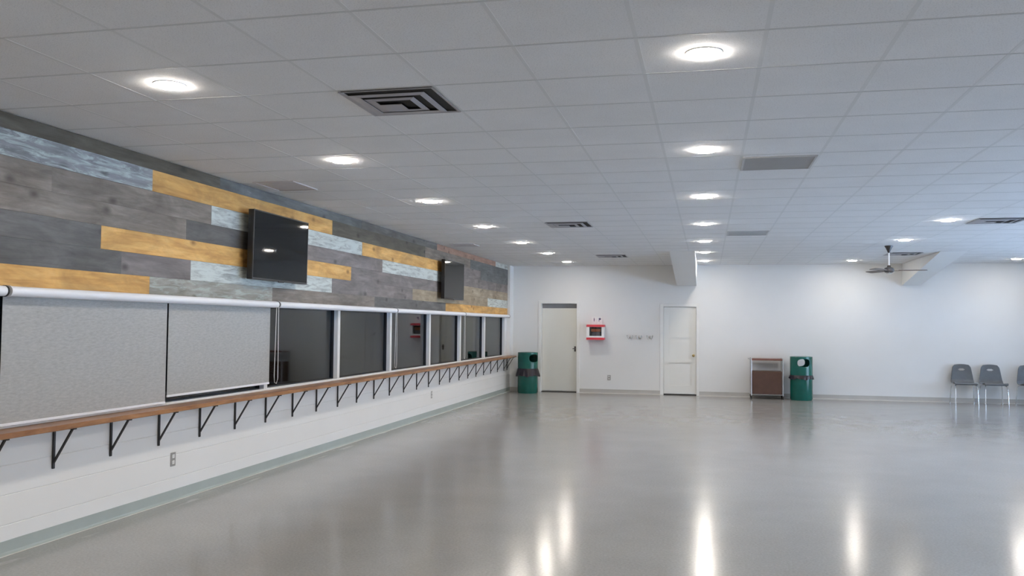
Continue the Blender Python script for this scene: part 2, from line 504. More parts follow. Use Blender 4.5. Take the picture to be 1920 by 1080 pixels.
obj('highlight_strip', bm, M['toe_highlight'], bf)  # pale strip paints in the floor highlight under the far baseboard

# ---- tapered roof-frame haunches in boxed casing
def haunch(name, x0, x1, xb0, xb1, yfront, label):
    bm = bm_new()
    zb = 2.485
    top = [bm.verts.new(p) for p in ((x0, yfront, CEIL), (x1, yfront, CEIL), (x1, YF, CEIL), (x0, YF, CEIL))]
    bot = [bm.verts.new(p) for p in ((xb0, YF - .05, zb), (xb1, YF - .05, zb), (xb1, YF, zb), (xb0, YF, zb))]
    bm.faces.new(top); bm.faces.new(bot)
    for k in range(4): bm.faces.new((top[k], top[(k + 1) % 4], bot[(k + 1) % 4], bot[k]))
    return struct(name, bm, M['white_paint'], label=label)
haunch('beam', -.69, -.225, -.685, -.245, 16.2, 'white sloped beam end over the panelled door')
haunch('beam.001', 4.09, 4.54, 4.085, 4.45, 16.85, 'white sloped beam end beside the ceiling fan')

# ---- doors
def door_root(name, label):
    r = bpy.data.objects.new(name, None); COL.objects.link(r); r['kind'] = 'structure'; r['label'] = label; return r
d = door_root('door_1', 'plain cream flush door'); x0, x1, zt = D1
bm = bm_new()
for (a, b_, c, e) in ((x0 - .05, x0 + .02, 0, zt + .05), (x1 - .02, x1 + .05, 0, zt + .05), (x0 + .02, x1 - .02, zt - .015, zt + .05)):
    box(bm, a, b_, YF - .018, YF + .17, c, e, .003, 1)
obj('door_frame', bm, M['trim_white'], d)
bm = bm_new(); box(bm, x0 + .023, x1 - .023, YF + .12, YF + .165, .022, zt - .125, .002, 1)
s = obj('slab', bm, M['door_paint'], d)
bm = bm_new(); box(bm, x0 + .02, x1 - .02, YF + .135, YF + .165, zt - .122, zt - .015, .002, 1)
obj('head_shade_strip', bm, M['head_shade'], d)  # grey strip painted in for the shadowed gap above the slab
bm = bm_new()
box(bm, x1 - .095, x1 - .055, YF + .112, YF + .122, .95, 1.07, .003, 1)
cyl(bm, (x1 - .075, YF + .115, 1.02), (x1 - .075, YF + .06, 1.02), .011, seg=12)
tube(bm, [(x1 - .075, YF + .062, 1.02), (x1 - .09, YF + .058, 1.02), (x1 - .125, YF + .062, 1.015)], .009)
obj('door_handle', bm, M['fan_dark'], s)
bm = bm_new(); box(bm, x0 + .02, x1 - .02, YF + .02, YF + .17, .001, .012, .002, 1)
obj('threshold', bm, M['fan_dark'], d)

d = door_root('door_2', 'white panelled door'); x0, x1, zt = D2
bm = bm_new()
for (a, b_, c, e) in ((x0 - .06, x0 + .02, 0, zt + .05), (x1 - .015, x1 + .045, 0, zt + .05), (x0 + .02, x1 - .015, zt - .015, zt + .05)):
    box(bm, a, b_, YF - .018, YF + .17, c, e, .003, 1)
obj('door_frame', bm, M['trim_white'], d)
bm = bm_new(); sx0, sx1 = x0 + .023, x1 - .018
yd = YF + .035
box(bm, sx0, sx1, yd + .020, yd + .045, .03, zt - .02)
st = .115
zr = [(.03, .22), (.735, .80), (1.30, 1.365), (zt - .16, zt - .02)]
for (z0, z1) in zr: box(bm, sx0 + st, sx1 - st, yd, yd + .022, z0, z1)
box(bm, sx0, sx0 + st, yd, yd + .022, .03, zt - .02); box(bm, sx1 - st, sx1, yd, yd + .022, .03, zt - .02)
s = obj('slab', bm, M['door_paint_white'], d)
bm = bm_new()
cyl(bm, (sx1 - .06, yd + .002, .90), (sx1 - .06, yd - .008, .90), .032, seg=20)
cyl(bm, (sx1 - .06, yd, .90), (sx1 - .06, yd - .05, .90), .011, seg=12)
bmesh.ops.create_uvsphere(bm, u_segments=16, v_segments=10, radius=.028, matrix=Matrix.Translation((sx1 - .06, yd - .062, .90)))
obj('door_knob', bm, M['brass'], s, smooth=True)
bm = bm_new(); box(bm, x0 + .02, x1 - .015, YF + .005, YF + .17, .001, .014, .002, 1)
obj('threshold', bm, M['fan_dark'], d)

# ================================================================== THINGS
# ---- downlights
LN = {}
def downlight(x, y, label):
    if not LN:
        r = thing('downlight', label, 'ceiling light', (x, y, CEIL), 0, 'round ceiling downlights')
        bm = bm_new(); lathe(bm, [(.085, .006), (.085, -.0005), (.088, -.001), (.092, -.0005), (.093, .001), (.093, .006)], 40)
        obj('trim_ring', bm, M['trim_white'], r, True)
        bm = bm_new(); lathe(bm, [(.086, .002), (.086, -.004), (.080, -.0085), (.060, -.0105), (.035, -.0115), (0, -.012)], 40)
        obj('diffuser', bm, M['lamp'], r, True)
        LN['p'] = r
    else:
        r = copy_tree(LN['p']); r.location = (x, y, CEIL); r['label'] = label
    return r
ordn = ['first', 'second', 'third', 'fourth', 'fifth', 'sixth', 'seventh']
left = [(-3.074, 4.45), (-3.043, 6.841), (-3.06, 9.304), (-3.086, 11.828), (-3.061, 14.237), (-3.014, 16.432), (-3.003, 18.705)]
midr = [(-.017, 4.445), (-.018, 6.932), (-.031, 9.435), (-.04, 11.959), (-.048, 14.409), (-.056, 16.545), (-.063, 18.706)]
for k, (x, y) in enumerate(left):
    downlight(x, y, 'glowing round downlight, %s from the far wall in the row along the board-clad wall' % ordn[6 - k])
for k, (x, y) in enumerate(midr):
    downlight(x, y, 'glowing round downlight, %s from the far wall in the row leading to the panelled door' % ordn[6 - k])
downlight(3.009, 12.003, 'glowing round downlight between the ceiling fan and the vent at the frame edge')
downlight(3.024, 14.605, 'glowing round downlight just in front of the ceiling fan')
downlight(2.917, 18.95, 'glowing round downlight by the far wall, behind the ceiling fan')
downlight(5.96, 18.85, 'glowing round downlight near the far wall above the grey chairs')
for (x, y) in ((-3.06, 2.0), (-3.06, -.45), (-.02, 2.0), (-.02, -.45), (3.01, 4.4), (3.01, 2.0), (3.01, -.45),
               (5.97, 14.5), (5.97, 12.0), (5.97, 9.5), (5.97, 7.0), (5.97, 4.4), (5.97, 2.0)):  # unseen downlights added to light the room
    downlight(x, y, 'added round ceiling downlight outside the picture, there to light the room')

# ---- ceiling diffusers
def cell(i, j): return GX + (i + .5) * T, GY + (j + .5) * T
VN = {}
def vent(x, y, label):
    if VN:
        r = copy_tree(VN['p']); r.location = (x, y, CEIL); r['label'] = label; return r
    r = thing('ceiling_vent', label, 'vent', (x, y, CEIL), 0, 'square louvred ceiling vents')
    h = .297
    bm = bm_new(); box(bm, -h + .01, h - .01, -h + .01, h - .01, .004, .0075)
    obj('duct_opening', bm, M['vent_dark'], r)
    # each louvre is a square sloping ring; the rings crowd towards the near left corner
    def ring(bm, a0, a1, z0, z1, th=.003):
        # a = (left, right, near, far) extents
        for dz in (0, th):
            pass
        P = [(-a0[0], -a0[2], z0), (a0[1], -a0[2], z0), (a0[1], a0[3], z0), (-a0[0], a0[3], z0)]
        Q = [(-a1[0], -a1[2], z1), (a1[1], -a1[2], z1), (a1[1], a1[3], z1), (-a1[0], a1[3], z1)]
        vs = []
        for dz in (0, th):
            vs.append(([bm.verts.new((p[0], p[1], p[2] + dz)) for p in P], [bm.verts.new((q[0], q[1], q[2] + dz)) for q in Q]))
        (A, B), (C_, D_) = vs
        for k in range(4):
            k2 = (k + 1) % 4
            bm.faces.new((A[k], A[k2], B[k2], B[k])); bm.faces.new((C_[k], D_[k], D_[k2], C_[k2]))
            bm.faces.new((A[k], C_[k], C_[k2], A[k2])); bm.faces.new((B[k], B[k2], D_[k2], D_[k]))
    bm = bm_new(); ring(bm, (h, h, h, h), (.268, .282, .284, .268), -.006, -.005)
    obj('flange', bm, M['vent_grey'], r)
    for (a0, a1) in (((.268, .215, .215, .268), (.205, .180, .180, .205)),
                     ((.205, .115, .115, .205), (.145, .082, .082, .145))):
        bm = bm_new(); ring(bm, a0, a1, -.006, -.012)
        obj('louvre', bm, M['vent_grey'], r)
    bm = bm_new(); box(bm, -.147, -.005, .005, .147, -.014, -.009, .002, 1)
    obj('centre_plate', bm, M['vent_grey'], r)
    VN['p'] = r
    return r
vent(*cell(-2, 2), 'dark louvred square ceiling vent between the two nearest downlights')
vent(*cell(-2, 13), 'small dark square ceiling vent between the downlight rows, halfway to the far wall')
vent(*cell(-2, 22), 'small dark square ceiling vent near the far wall, above the red-banded cabinet')
vent(GX + 7.5 * T, 12.16, 'dark square ceiling vent at the right edge, past the downlights')
vent(GX + 7.4 * T, 17.35, 'dark square ceiling vent seen behind the ceiling fan rod')

def panel(name, x, y, w, d, m, label, cat, slots):
    r = thing(name, label, cat, (x, y, CEIL))
    bm = bm_new()
    for (a, b_, c, e) in ((-w, w, -d, -d + .02), (-w, w, d - .02, d), (-w, -w + .02, -d + .02, d - .02), (w - .02, w, -d + .02, d - .02)):
        box(bm, a, b_, c, e, -.006, .006, .002, 1)
    obj('panel_frame', bm, m, r)
    bm = bm_new(); box(bm, -w + .02, w - .02, -d + .02, d - .02, -.001, .005)
    if slots:
        k = -d + .03
        while k < d - .03:
            box(bm, -w + .02, w - .02, k, k + .006, -.004, 0); k += .016
    obj('grille' if slots else 'face', bm, m, r)
panel('return_grille', *(cell(2, 6.12)), .294, .294, M['return_grey'], 'flat grey return-air panel in the ceiling, the larger nearer one', 'ceiling panel', True)
panel('return_grille', *(cell(2, 15.4)), .294, .294, M['return_grey'], 'flat grey return-air panel in the ceiling, far smaller one', 'ceiling panel', True)
panel('ceiling_air_panel', -4.17, 8.0, .22, .27, M['slab_grey'], 'faint grey ceiling panel above the nearer television', 'ceiling panel', False)  # plain grey air panels in the ceiling
panel('ceiling_air_panel', -4.15, 14.55, .22, .20, M['slab_grey'], 'faint grey ceiling panel above the farther television', 'ceiling panel', False)

# ---- ceiling fan
r = thing('ceiling_fan', 'dark ceiling fan on a thin chrome rod by the far beam end', 'fan', (2.985, 15.62, CEIL))
bm = bm_new(); lathe(bm, [(0, 0), (.066, 0), (.066, -.012), (.05, -.035), (.022, -.10), (.016, -.118), (0, -.118)], 28)
obj('canopy', bm, M['fan_dark'], r, True)
bm = bm_new(); cyl(bm, (0, 0, -.11), (0, 0, -.36), .011, seg=14); obj('rod', bm, M['tube_white'], r, True)
bm = bm_new(); lathe(bm, [(0, -.33), (.025, -.33), (.032, -.36), (.07, -.375), (.085, -.40), (.085, -.43), (.06, -.45), (0, -.45)], 32)
mo = obj('motor', bm, M['fan_dark'], r, True)
bm = bm_new(); lathe(bm, [(0, -.449), (.05, -.449), (.052, -.458), (.04, -.475), (0, -.48)], 28)
obj('cap', bm, M['chrome'], mo, True)
for k in range(3):
    bm = bm_new()
    box(bm, .07, .16, -.018, .018, -.426, -.420, .002, 1)
    pts = [(.15, -.04), (.15, .04), (.34, .062), (.56, .066), (.585, .05), (.585, -.05), (.56, -.066), (.34, -.062)]
    prism(bm, pts, 2, -.420, -.413)
    bmesh.ops.rotate(bm, verts=bm.verts, cent=(.3, 0, -.415), matrix=Matrix.Rotation(math.radians(9), 3, 'X'))
    bmesh.ops.rotate(bm, verts=bm.verts, cent=(0, 0, 0), matrix=Matrix.Rotation(math.radians(-6 + 120 * k), 3, 'Z'))
    obj('blade', bm, M['fan_blade'], r)

# ---- televisions: built facing +X, then tipped
def television(y0, y1, z0, z1, face_x, label, rx=0, rz=0):
    w, hh = (y1 - y0) / 2, (z1 - z0) / 2
    r = thing('television', label, 'television', (face_x, (y0 + y1) / 2, z0), 0, 'wall-mounted televisions')
    r.rotation_euler = (0, rx, rz)
    bm = bm_new(); box(bm, -.062, -.002, -w, w, 0, 2 * hh, .006, 2)
    hs = obj('housing', bm, M['black_plastic'], r)
    bm = bm_new(); box(bm, -.003, .001, -w + .012, w - .012, .018, 2 * hh - .012)
    obj('screen', bm, M['screen'], r)
    bm = bm_new()
    for (a, b_, c, e) in ((-w, w, 0, .018), (-w, w, 2 * hh - .012, 2 * hh), (-w, -w + .012, .018, 2 * hh - .012), (w - .012, w, .018, 2 * hh - .012)):
        box(bm, -.004, .003, a, b_, c, e, .001, 1)
    obj('bezel', bm, M['black_plastic'], r)
    bm = bm_new(); box(bm, -.003, .006, -.06, .06, -.010, .006, .002, 1)
    obj('sensor_strip', bm, M['black_plastic'], r)
    bm = bm_new()
    g = face_x - XW - .016
    box(bm, -g, -g + .012, -.22, .22, hh - .2, hh + .2, .003, 1)
    for s in (-.16, .16):
        box(bm, -g + .01, -.060, s - .02, s + .02, hh - .19, hh + .19, .003, 1)
    obj('wall_mount', bm, M['black_steel'], r)
    return r
FX = XW + .15
sc = FX / XW
television(8.064 * sc, 9.335 * sc, CAM_Z + (2.013 - CAM_Z) * sc, CAM_Z + (2.736 - CAM_Z) * sc, FX,
           'larger-looking black flat television on the board wall, two downlights reflected in it', math.radians(.8), math.radians(.6))
television(14.75 * sc, 15.98 * sc, CAM_Z + (2.02 - CAM_Z) * sc, CAM_Z + (2.725 - CAM_Z) * sc, FX,
           'smaller-looking black flat television farther along the board wall, near the corner', math.radians(.45), math.radians(-.25))

# ---- roller blinds
TX, TZ, TR = XW + .085, 1.757, .034
def blind(y0, y1, label, fabrics=(), chain=None):
    r = thing('roller_blind', label, 'blind', (TX, y0, TZ), 0, 'white-tubed roller blinds over the viewing windows')
    off = (-TX, -y0, -TZ)
    bm = bm_new(); cyl(bm, (TX, y0 + .012, TZ), (TX, y1 - .012, TZ), TR, seg=32)
    obj('roller_tube', bm, M['tube_white'], r, True, off)
    for (a, b_) in ((y0, y0 + .011), (y1 - .011, y1)):
        bm = bm_new(); cyl(bm, (TX, a, TZ), (TX, b_, TZ), TR + .004, seg=32)
        box(bm, XW + .015, TX, a, b_, TZ - .03, TZ + .03, .002, 1)
        obj('end_bracket', bm, M['dark_gap'] if b_ == y1 else M['tube_white'], r, True, off)
    for (a, b_, zb) in fabrics:
        bm = bm_new()
        fx = XW + .032
        box(bm, fx - .0008, fx + .0008, a, b_, zb + .015, TZ)
        f = obj('fabric', bm, M['fabric'], r, False, off)
        bm = bm_new(); box(bm, fx - .006, fx + .006, a, b_, zb, zb + .02, .003, 1)
        obj('hem_bar', bm, M['tube_white'], f, False, off)
    if chain:
        yc, zc = chain
        bm = bm_new()
        cx = XW + .110
        pts = [(cx, yc, TZ + .02), (cx, yc + .005, 1.4), (cx, yc + .01, zc + .05), (cx, yc - .02, zc), (cx, yc - .06, zc + .015), (cx, yc - .07, zc + .08), (cx, yc - .055, 1.4), (cx, yc - .045, TZ + .02)]
        tube(bm, pts, .0035, 6, True)
        obj('pull_chain', bm, M['frame_white'], r, True, off)
    return r
blind(1.18, 4.79, 'white blind tube cut off by the left edge of the picture')
blind(4.812, 8.465, 'white roller blind with two grey fabric panels pulled down', [(4.828, 6.613, .863), (6.637, 8.415, .915)], (8.45, .92))
blind(8.48, 12.075, 'white rolled-up blind tube directly past the lowered grey blind', (), (12.06, .915))
blind(12.09, 15.77, 'white rolled-up blind tube, second past the lowered grey blind', (), (15.74, .915))
blind(15.785, 19.5, 'white rolled-up blind tube, last one before the far corner')

# ---- shelf with its brackets
SZ0, SZ1, SX = .806, .844, XW + .205
r = thing('wall_shelf', 'long narrow varnished wooden drink shelf on black brackets under the windows', 'shelf', (XW, 3.4, SZ0))
off = (-XW, -3.4, -SZ0)
bm = bm_new(); box(bm, XW + .002, SX, 2.9, 19.83, SZ0, SZ1, .005, 2)
ob = obj('shelf_board', bm, M['shelf_wood'], r, False, off)
def bracket_bm():
    bm = bm_new()
    w = .011
    box(bm, .001, .013, -w, w, -.297, 0, .002, 1)
    box(bm, .001, .185, -w, w, -.012, -.0005, .002, 1)
    a, b_ = Vector((.008, 0, -.255)), Vector((.158, 0, -.008))
    dd = (b_ - a).normalized(); nn = Vector((-dd.z, 0, dd.x)) * .0055
    prism(bm, [((a + nn).x, (a + nn).z), ((b_ + nn).x, (b_ + nn).z), ((b_ - nn).x, (b_ - nn).z), ((a - nn).x, (a - nn).z)], 1, -w * .8, w * .8)
    return bm
by = [5.36 + .6092 * k for k in range(-3, 23)] + [19.38, 19.70]
b0 = None
for y in by:
    if y > 18.9 and y < 19.3: continue
    if b0 is None:
        b0 = obj('bracket', bracket_bm(), M['black_steel'], r); b = b0
    else:
        b = b0.copy(); COL.objects.link(b)
    b.location = (0, y - 3.4, 0)

# ---- wall outlets
def outlet(loc, rz, label, plate):
    r = thing('wall_outlet', label, 'outlet', loc, rz, 'duplex wall outlets')
    bm = bm_new(); box(bm, 0, .005, -.036, .036, -.06, .06, .002, 1); obj('cover_plate', bm, plate, r)
    for s in (-.026, .026):
        bm = bm_new(); box(bm, .004, .008, -.017, .017, s - .015, s + .015, .003, 1)
        f = obj('receptacle', bm, M['outlet_white'], r)
        bm = bm_new()
        for q in (-.006, .006): box(bm, .0078, .0084, q - .001, q + .001, s - .004, s + .007)
        obj('slots', bm, M['dark_gap'], f)
outlet((XW, 6.795, .363), 0, 'grey duplex outlet low on the left wall, near the picture edge', M['outlet_plate'])
outlet((XW, 14.08, .368), 0, 'small duplex outlet low on the left wall, far towards the corner', M['outlet_plate'])
outlet((-2.219, YF, .365), -PI / 2, 'small duplex outlet on the far wall below the red-banded cabinet', M['outlet_plate'])

# ---- defibrillator cabinet with its two cards
cx0, cx1, cz0, cz1, cy0 = -2.715, -2.315, 1.238, 1.577, YF - .23
r = thing('first_aid_cabinet', 'white wall cabinet with red bands and dark window between the doors', 'cabinet', ((cx0 + cx1) / 2, YF, cz0))
off = tuple(-v for v in r.location)
bm = bm_new()
for (a, b_, c, d_, e, f_) in ((cx0, cx1, cy0 + .02, YF - .001, cz0, cz0 + .02), (cx0, cx1, cy0 + .02, YF - .001, cz1 - .02, cz1),
                              (cx0, cx0 + .015, cy0 + .02, YF - .001, cz0 + .02, cz1 - .02), (cx1 - .015, cx1, cy0 + .02, YF - .001, cz0 + .02, cz1 - .02)):
    box(bm, a, b_, c, d_, e, f_, .003, 1)
obj('body', bm, M['aed_white'], r, False, off)
bm = bm_new(); box(bm, cx0 + .015, cx1 - .015, YF - .02, YF - .002, cz0 + .02, cz1 - .02); obj('back_panel', bm, M['aed_inside'], r, False, off)
bm = bm_new()
wx0, wx1, wz0, wz1 = cx0 + .065, cx1 - .055, cz0 + .085, cz1 - .05
for (a, b_, c, e) in ((cx0, wx0, cz0, cz1), (wx1, cx1, cz0, cz1), (wx0, wx1, cz0, wz0), (wx0, wx1, wz1, cz1)):
    box(bm, a, b_, cy0, cy0 + .02, c, e, .002, 1)
dr = obj('door', bm, M['aed_white'], r, False, off)
for (z0, z1) in ((cz1 - .048, cz1 + .004), (cz0 - .004, cz0 + .048)):
    bm = bm_new(); box(bm, cx0 - .004, cx1 + .004, cy0 - .004, YF - .002, z0, z1, .003, 1)
    # only the front and the sides of the band stand proud
    obj('red_band', bm, M['aed_red'], r, False, off)
bm = bm_new(); box(bm, wx0, wx1, cy0 + .008, cy0 + .011, wz0, wz1); obj('window_pane', bm, M['clear_glass'], dr, False, off)
bm = bm_new(); box(bm, cx0 + .10, cx1 - .085, cy0 + .05, cy0 + .12, cz0 + .18, cz0 + .25, .012, 2); obj('orange_case', bm, M['aed_orange'], r, False, off)
bm = bm_new(); box(bm, cx0 + .12, cx1 - .10, cy0 + .04, cy0 + .12, cz0 + .05, cz0 + .175, .012, 2); obj('grey_pouch', bm, M['aed_grey'], r, False, off)

r = thing('sign_card', 'pair of small white cards standing on top of the red-banded cabinet', 'sign', (-2.49, YF - .03, cz1 + .004))
off = tuple(-v for v in r.location)
for (a, b_, kind) in ((-2.625, -2.502, 0), (-2.498, -2.375, 1)):
    bm = bm_new(); box(bm, a, b_, YF - .034, YF - .028, cz1 + .004, cz1 + .185, .002, 1)
    c = obj('card', bm, M['aed_white'], r, False, off)
    bm = bm_new(); m_ = (a + b_) / 2; zc = cz1 + .125
    if kind == 0:      # slim upright pictogram
        cyl(bm, (m_, YF - .034, zc + .028), (m_, YF - .036, zc + .028), .010, seg=14)
        prism(bm, [(m_ - .014, zc + .014), (m_ + .014, zc + .014), (m_ + .006, zc - .045), (m_ - .006, zc - .045)], 1, YF - .036, YF - .034)
    else:              # rounder pictogram with a stem
        cyl(bm, (m_ + .004, YF - .034, zc + .012), (m_ + .004, YF - .036, zc + .012), .026, seg=18)
        box(bm, m_ - .022, m_ - .010, YF - .036, YF - .034, zc - .048, zc + .03)
    obj('pictogram', bm, M['mark'], c, False, off)

# ---- coat hooks
def hook(x, label):
    r = thing('coat_hook', label, 'hook', (x, YF + .002, 1.305), 0, 'chrome coat hooks between the doors')
    bm = bm_new(); lathe(bm, [(0, 0), (.034, 0), (.034, .006), (.026, .012), (0, .012)], 24)
    bmesh.ops.rotate(bm, verts=bm.verts, cent=(0, 0, 0), matrix=Matrix.Rotation(PI / 2, 3, 'X'))
    obj('wall_plate', bm, M['steel'], r, True)
    for s in (-1, 1):
        bm = bm_new()
        tube(bm, [(0, -.01, 0), (s * .012, -.035, -.030), (s * .032, -.06, -.042), (s * .052, -.07, -.016), (s * .060, -.072, .03)], .0095, 8)
        bmesh.ops.create_uvsphere(bm, u_segments=10, v_segments=8, radius=.016, matrix=Matrix.Translation((s * .060, -.072, .032)))
        obj('prong', bm, M['steel'], r, True)
hook(-1.735, 'double chrome coat hook nearest the red-banded cabinet')
hook(-1.53, 'double chrome coat hook in the middle of the three')
hook(-1.285, 'double chrome coat hook nearest the panelled door')

# ---- litter bins
def litter_bin(x, y, rz, label, skirt, seed):
    R, H, S = .232, .93, .50
    r = thing('litter_bin', label, 'bin', (x, y, 0), rz, 'green litter bins by the far wall')
    bm = bm_new(); lathe(bm, [(0, 0), (R - .012, 0), (R - .008, .015), (R, .03), (R, S), (R - .008, S), (R - .008, .03), (0, .03)], 56)
    obj('barrel', bm, M['green'], r, True)
    # hood: a shell of small faces with two rounded openings, front and back
    bm = bm_new(); seg, nz = 120, 40
    z0, z1 = S + .002, H
    rings = []
    for j in range(nz + 1):
        z = z0 + (z1 - z0) * j / nz
        rings.append([bm.verts.new((R * math.sin(2 * PI * k / seg), -R * math.cos(2 * PI * k / seg), z)) for k in range(seg)])
    oc, ow, oh = H - .130, .135, .086
    def inside(k, j):
        a = 2 * PI * (k + .5) / seg; z = z0 + (z1 - z0) * (j + .5) / nz
        for a0 in (0, PI):
            dd = ((a - a0 + PI) % (2 * PI) - PI) * R
            if (abs(dd) / ow) ** 2.6 + (abs(z - oc) / oh) ** 2.6 < 1: return True
        return False
    for j in range(nz):
        for k in range(seg):
            if not inside(k, j):
                k2 = (k + 1) % seg
                bm.faces.new((rings[j][k], rings[j][k2], rings[j + 1][k2], rings[j + 1][k]))
    bmesh.ops.delete(bm, geom=[v for v in bm.verts if not v.link_faces], context='VERTS')
    # round the opening edges
    be = {v for e in bm.edges if e.is_boundary for v in e.verts if z0 + .02 < v.co.z < z1 - .005}
    for v in be:
        a = math.atan2(v.co.x, -v.co.y); a0 = 0 if abs(a) < PI / 2 else PI
        dd = ((a - a0 + PI) % (2 * PI) - PI) * R; dz = v.co.z - oc
        q = ((abs(dd) / ow) ** 2.6 + (abs(dz) / oh) ** 2.6) ** (1 / 2.6)
        if q > 0:
            dd /= q; dz /= q
            v.co = Vector((R * math.sin(a0 + dd / R), -R * math.cos(a0 + dd / R), oc + dz))
    hd = obj('hood', bm, M['green'], r, True)
    so = hd.modifiers.new('shell', 'SOLIDIFY'); so.thickness = .006; so.offset = -1
    bm = bm_new(); lathe(bm, [(0, H + .012), (R * .6, H + .010), (R - .02, H + .004), (R, H - .004), (R + .003, H - .010), (R - .01, H - .012), (0, H - .006)], 56)
    obj('cap', bm, M['green'], hd, True)
    rnd = random.Random(seed)
    ph = [rnd.random() * 6 for _ in range(5)]
    zt, zb, fl = skirt
    def jit(k, z):
        a = 2 * PI * k / 96; q = (zt - z) / (zt - zb)
        return q * (.006 * math.sin(9 * a + ph[0]) + .008 * math.sin(17 * a + ph[1]) + .004 * math.sin(31 * a + ph[2])) + .002
    bm = bm_new()
    prof = [(R + .002, zt), (R + .007, zt - .01)] + [(R + .006 + fl * q, zt + (zb - zt) * q) for q in (.25, .5, .75, 1)] + [(R + .004 + fl, zb + .001), (R + .003 + fl * .5, zt + (zb - zt) * .5), (R + .0015, zt - .02)]
    lathe(bm, prof, 96, jitter=jit)
    for v in bm.verts:
        a = math.atan2(v.co.y, v.co.x)
        if v.co.z < zb + .02: v.co.z += .012 * math.sin(5 * a + ph[3]) + .008 * math.sin(13 * a + ph[4])
    obj('bag_skirt', bm, M['bag'], r, True)
    return r
litter_bin(-4.045, 19.60, math.radians(52), 'green litter bin in the corner beside the flush door', (.565, .395, .040), 3)
litter_bin(1.965, 19.62, math.radians(8), 'green litter bin standing next to the brown trolley', (.535, .455, .014), 5)

# ---- trolley
X0, X1, Y0, Y1 = .925, 1.585, 19.58, 19.96
r = thing('serving_trolley', 'brown panelled trolley with silver posts beside the green bin', 'trolley', ((X0 + X1) / 2, (Y0 + Y1) / 2, 0))
off = tuple(-v for v in r.location)
for (px, py) in ((X0, Y0), (X1, Y0), (X0, Y1), (X1, Y1)):
    bm = bm_new(); cyl(bm, (px, py, .07), (px, py, .885), .014, seg=14); po = obj('post', bm, M['steel'], r, True, off)
    bm = bm_new(); cyl(bm, (px - .012, py, .033), (px + .012, py, .033), .032, seg=20)
    box(bm, px - .016, px + .016, py - .012, py + .012, .045, .075, .003, 1)
    obj('caster', bm, M['black_plastic'], r, True, off)
bm = bm_new(); box(bm, X0 + .012, X1 - .012, Y0 - .012, Y1 + .012, .835, .872, .005, 2); obj('top_shelf', bm, M['cart_top'], r, False, off)
bm = bm_new(); box(bm, X0 + .02, X1 - .02, Y0 - .004, Y1 + .004, .105, .60, .004, 1)
bx = obj('cupboard', bm, M['cart_panel'], r, False, off)
bm = bm_new(); box(bm, X0 + .03, X1 - .03, Y0 - .016, Y0 - .003, .115, .59, .003, 1); obj('front_panel', bm, M['cart_panel'], bx, False, off)
bm = bm_new()
for (a, b_, c, d_) in ((X0, X1, Y0, Y0), (X0, X1, Y1, Y1), (X0, X0, Y0, Y1), (X1, X1, Y0, Y1)):
    cyl(bm, (a, c, .095), (b_, d_, .095), .010, seg=12)
obj('base_rail', bm, M['steel'], r, True, off)
bm = bm_new(); tube(bm, [(X0, Y0, .862), (X0 - .035, Y0, .87), (X0 - .05, Y0 + .03, .87), (X0 - .05, Y1 - .03, .87), (X0 - .035, Y1, .87), (X0, Y1, .862)], .010, 10)
obj('push_handle', bm, M['steel'], r, True, off)

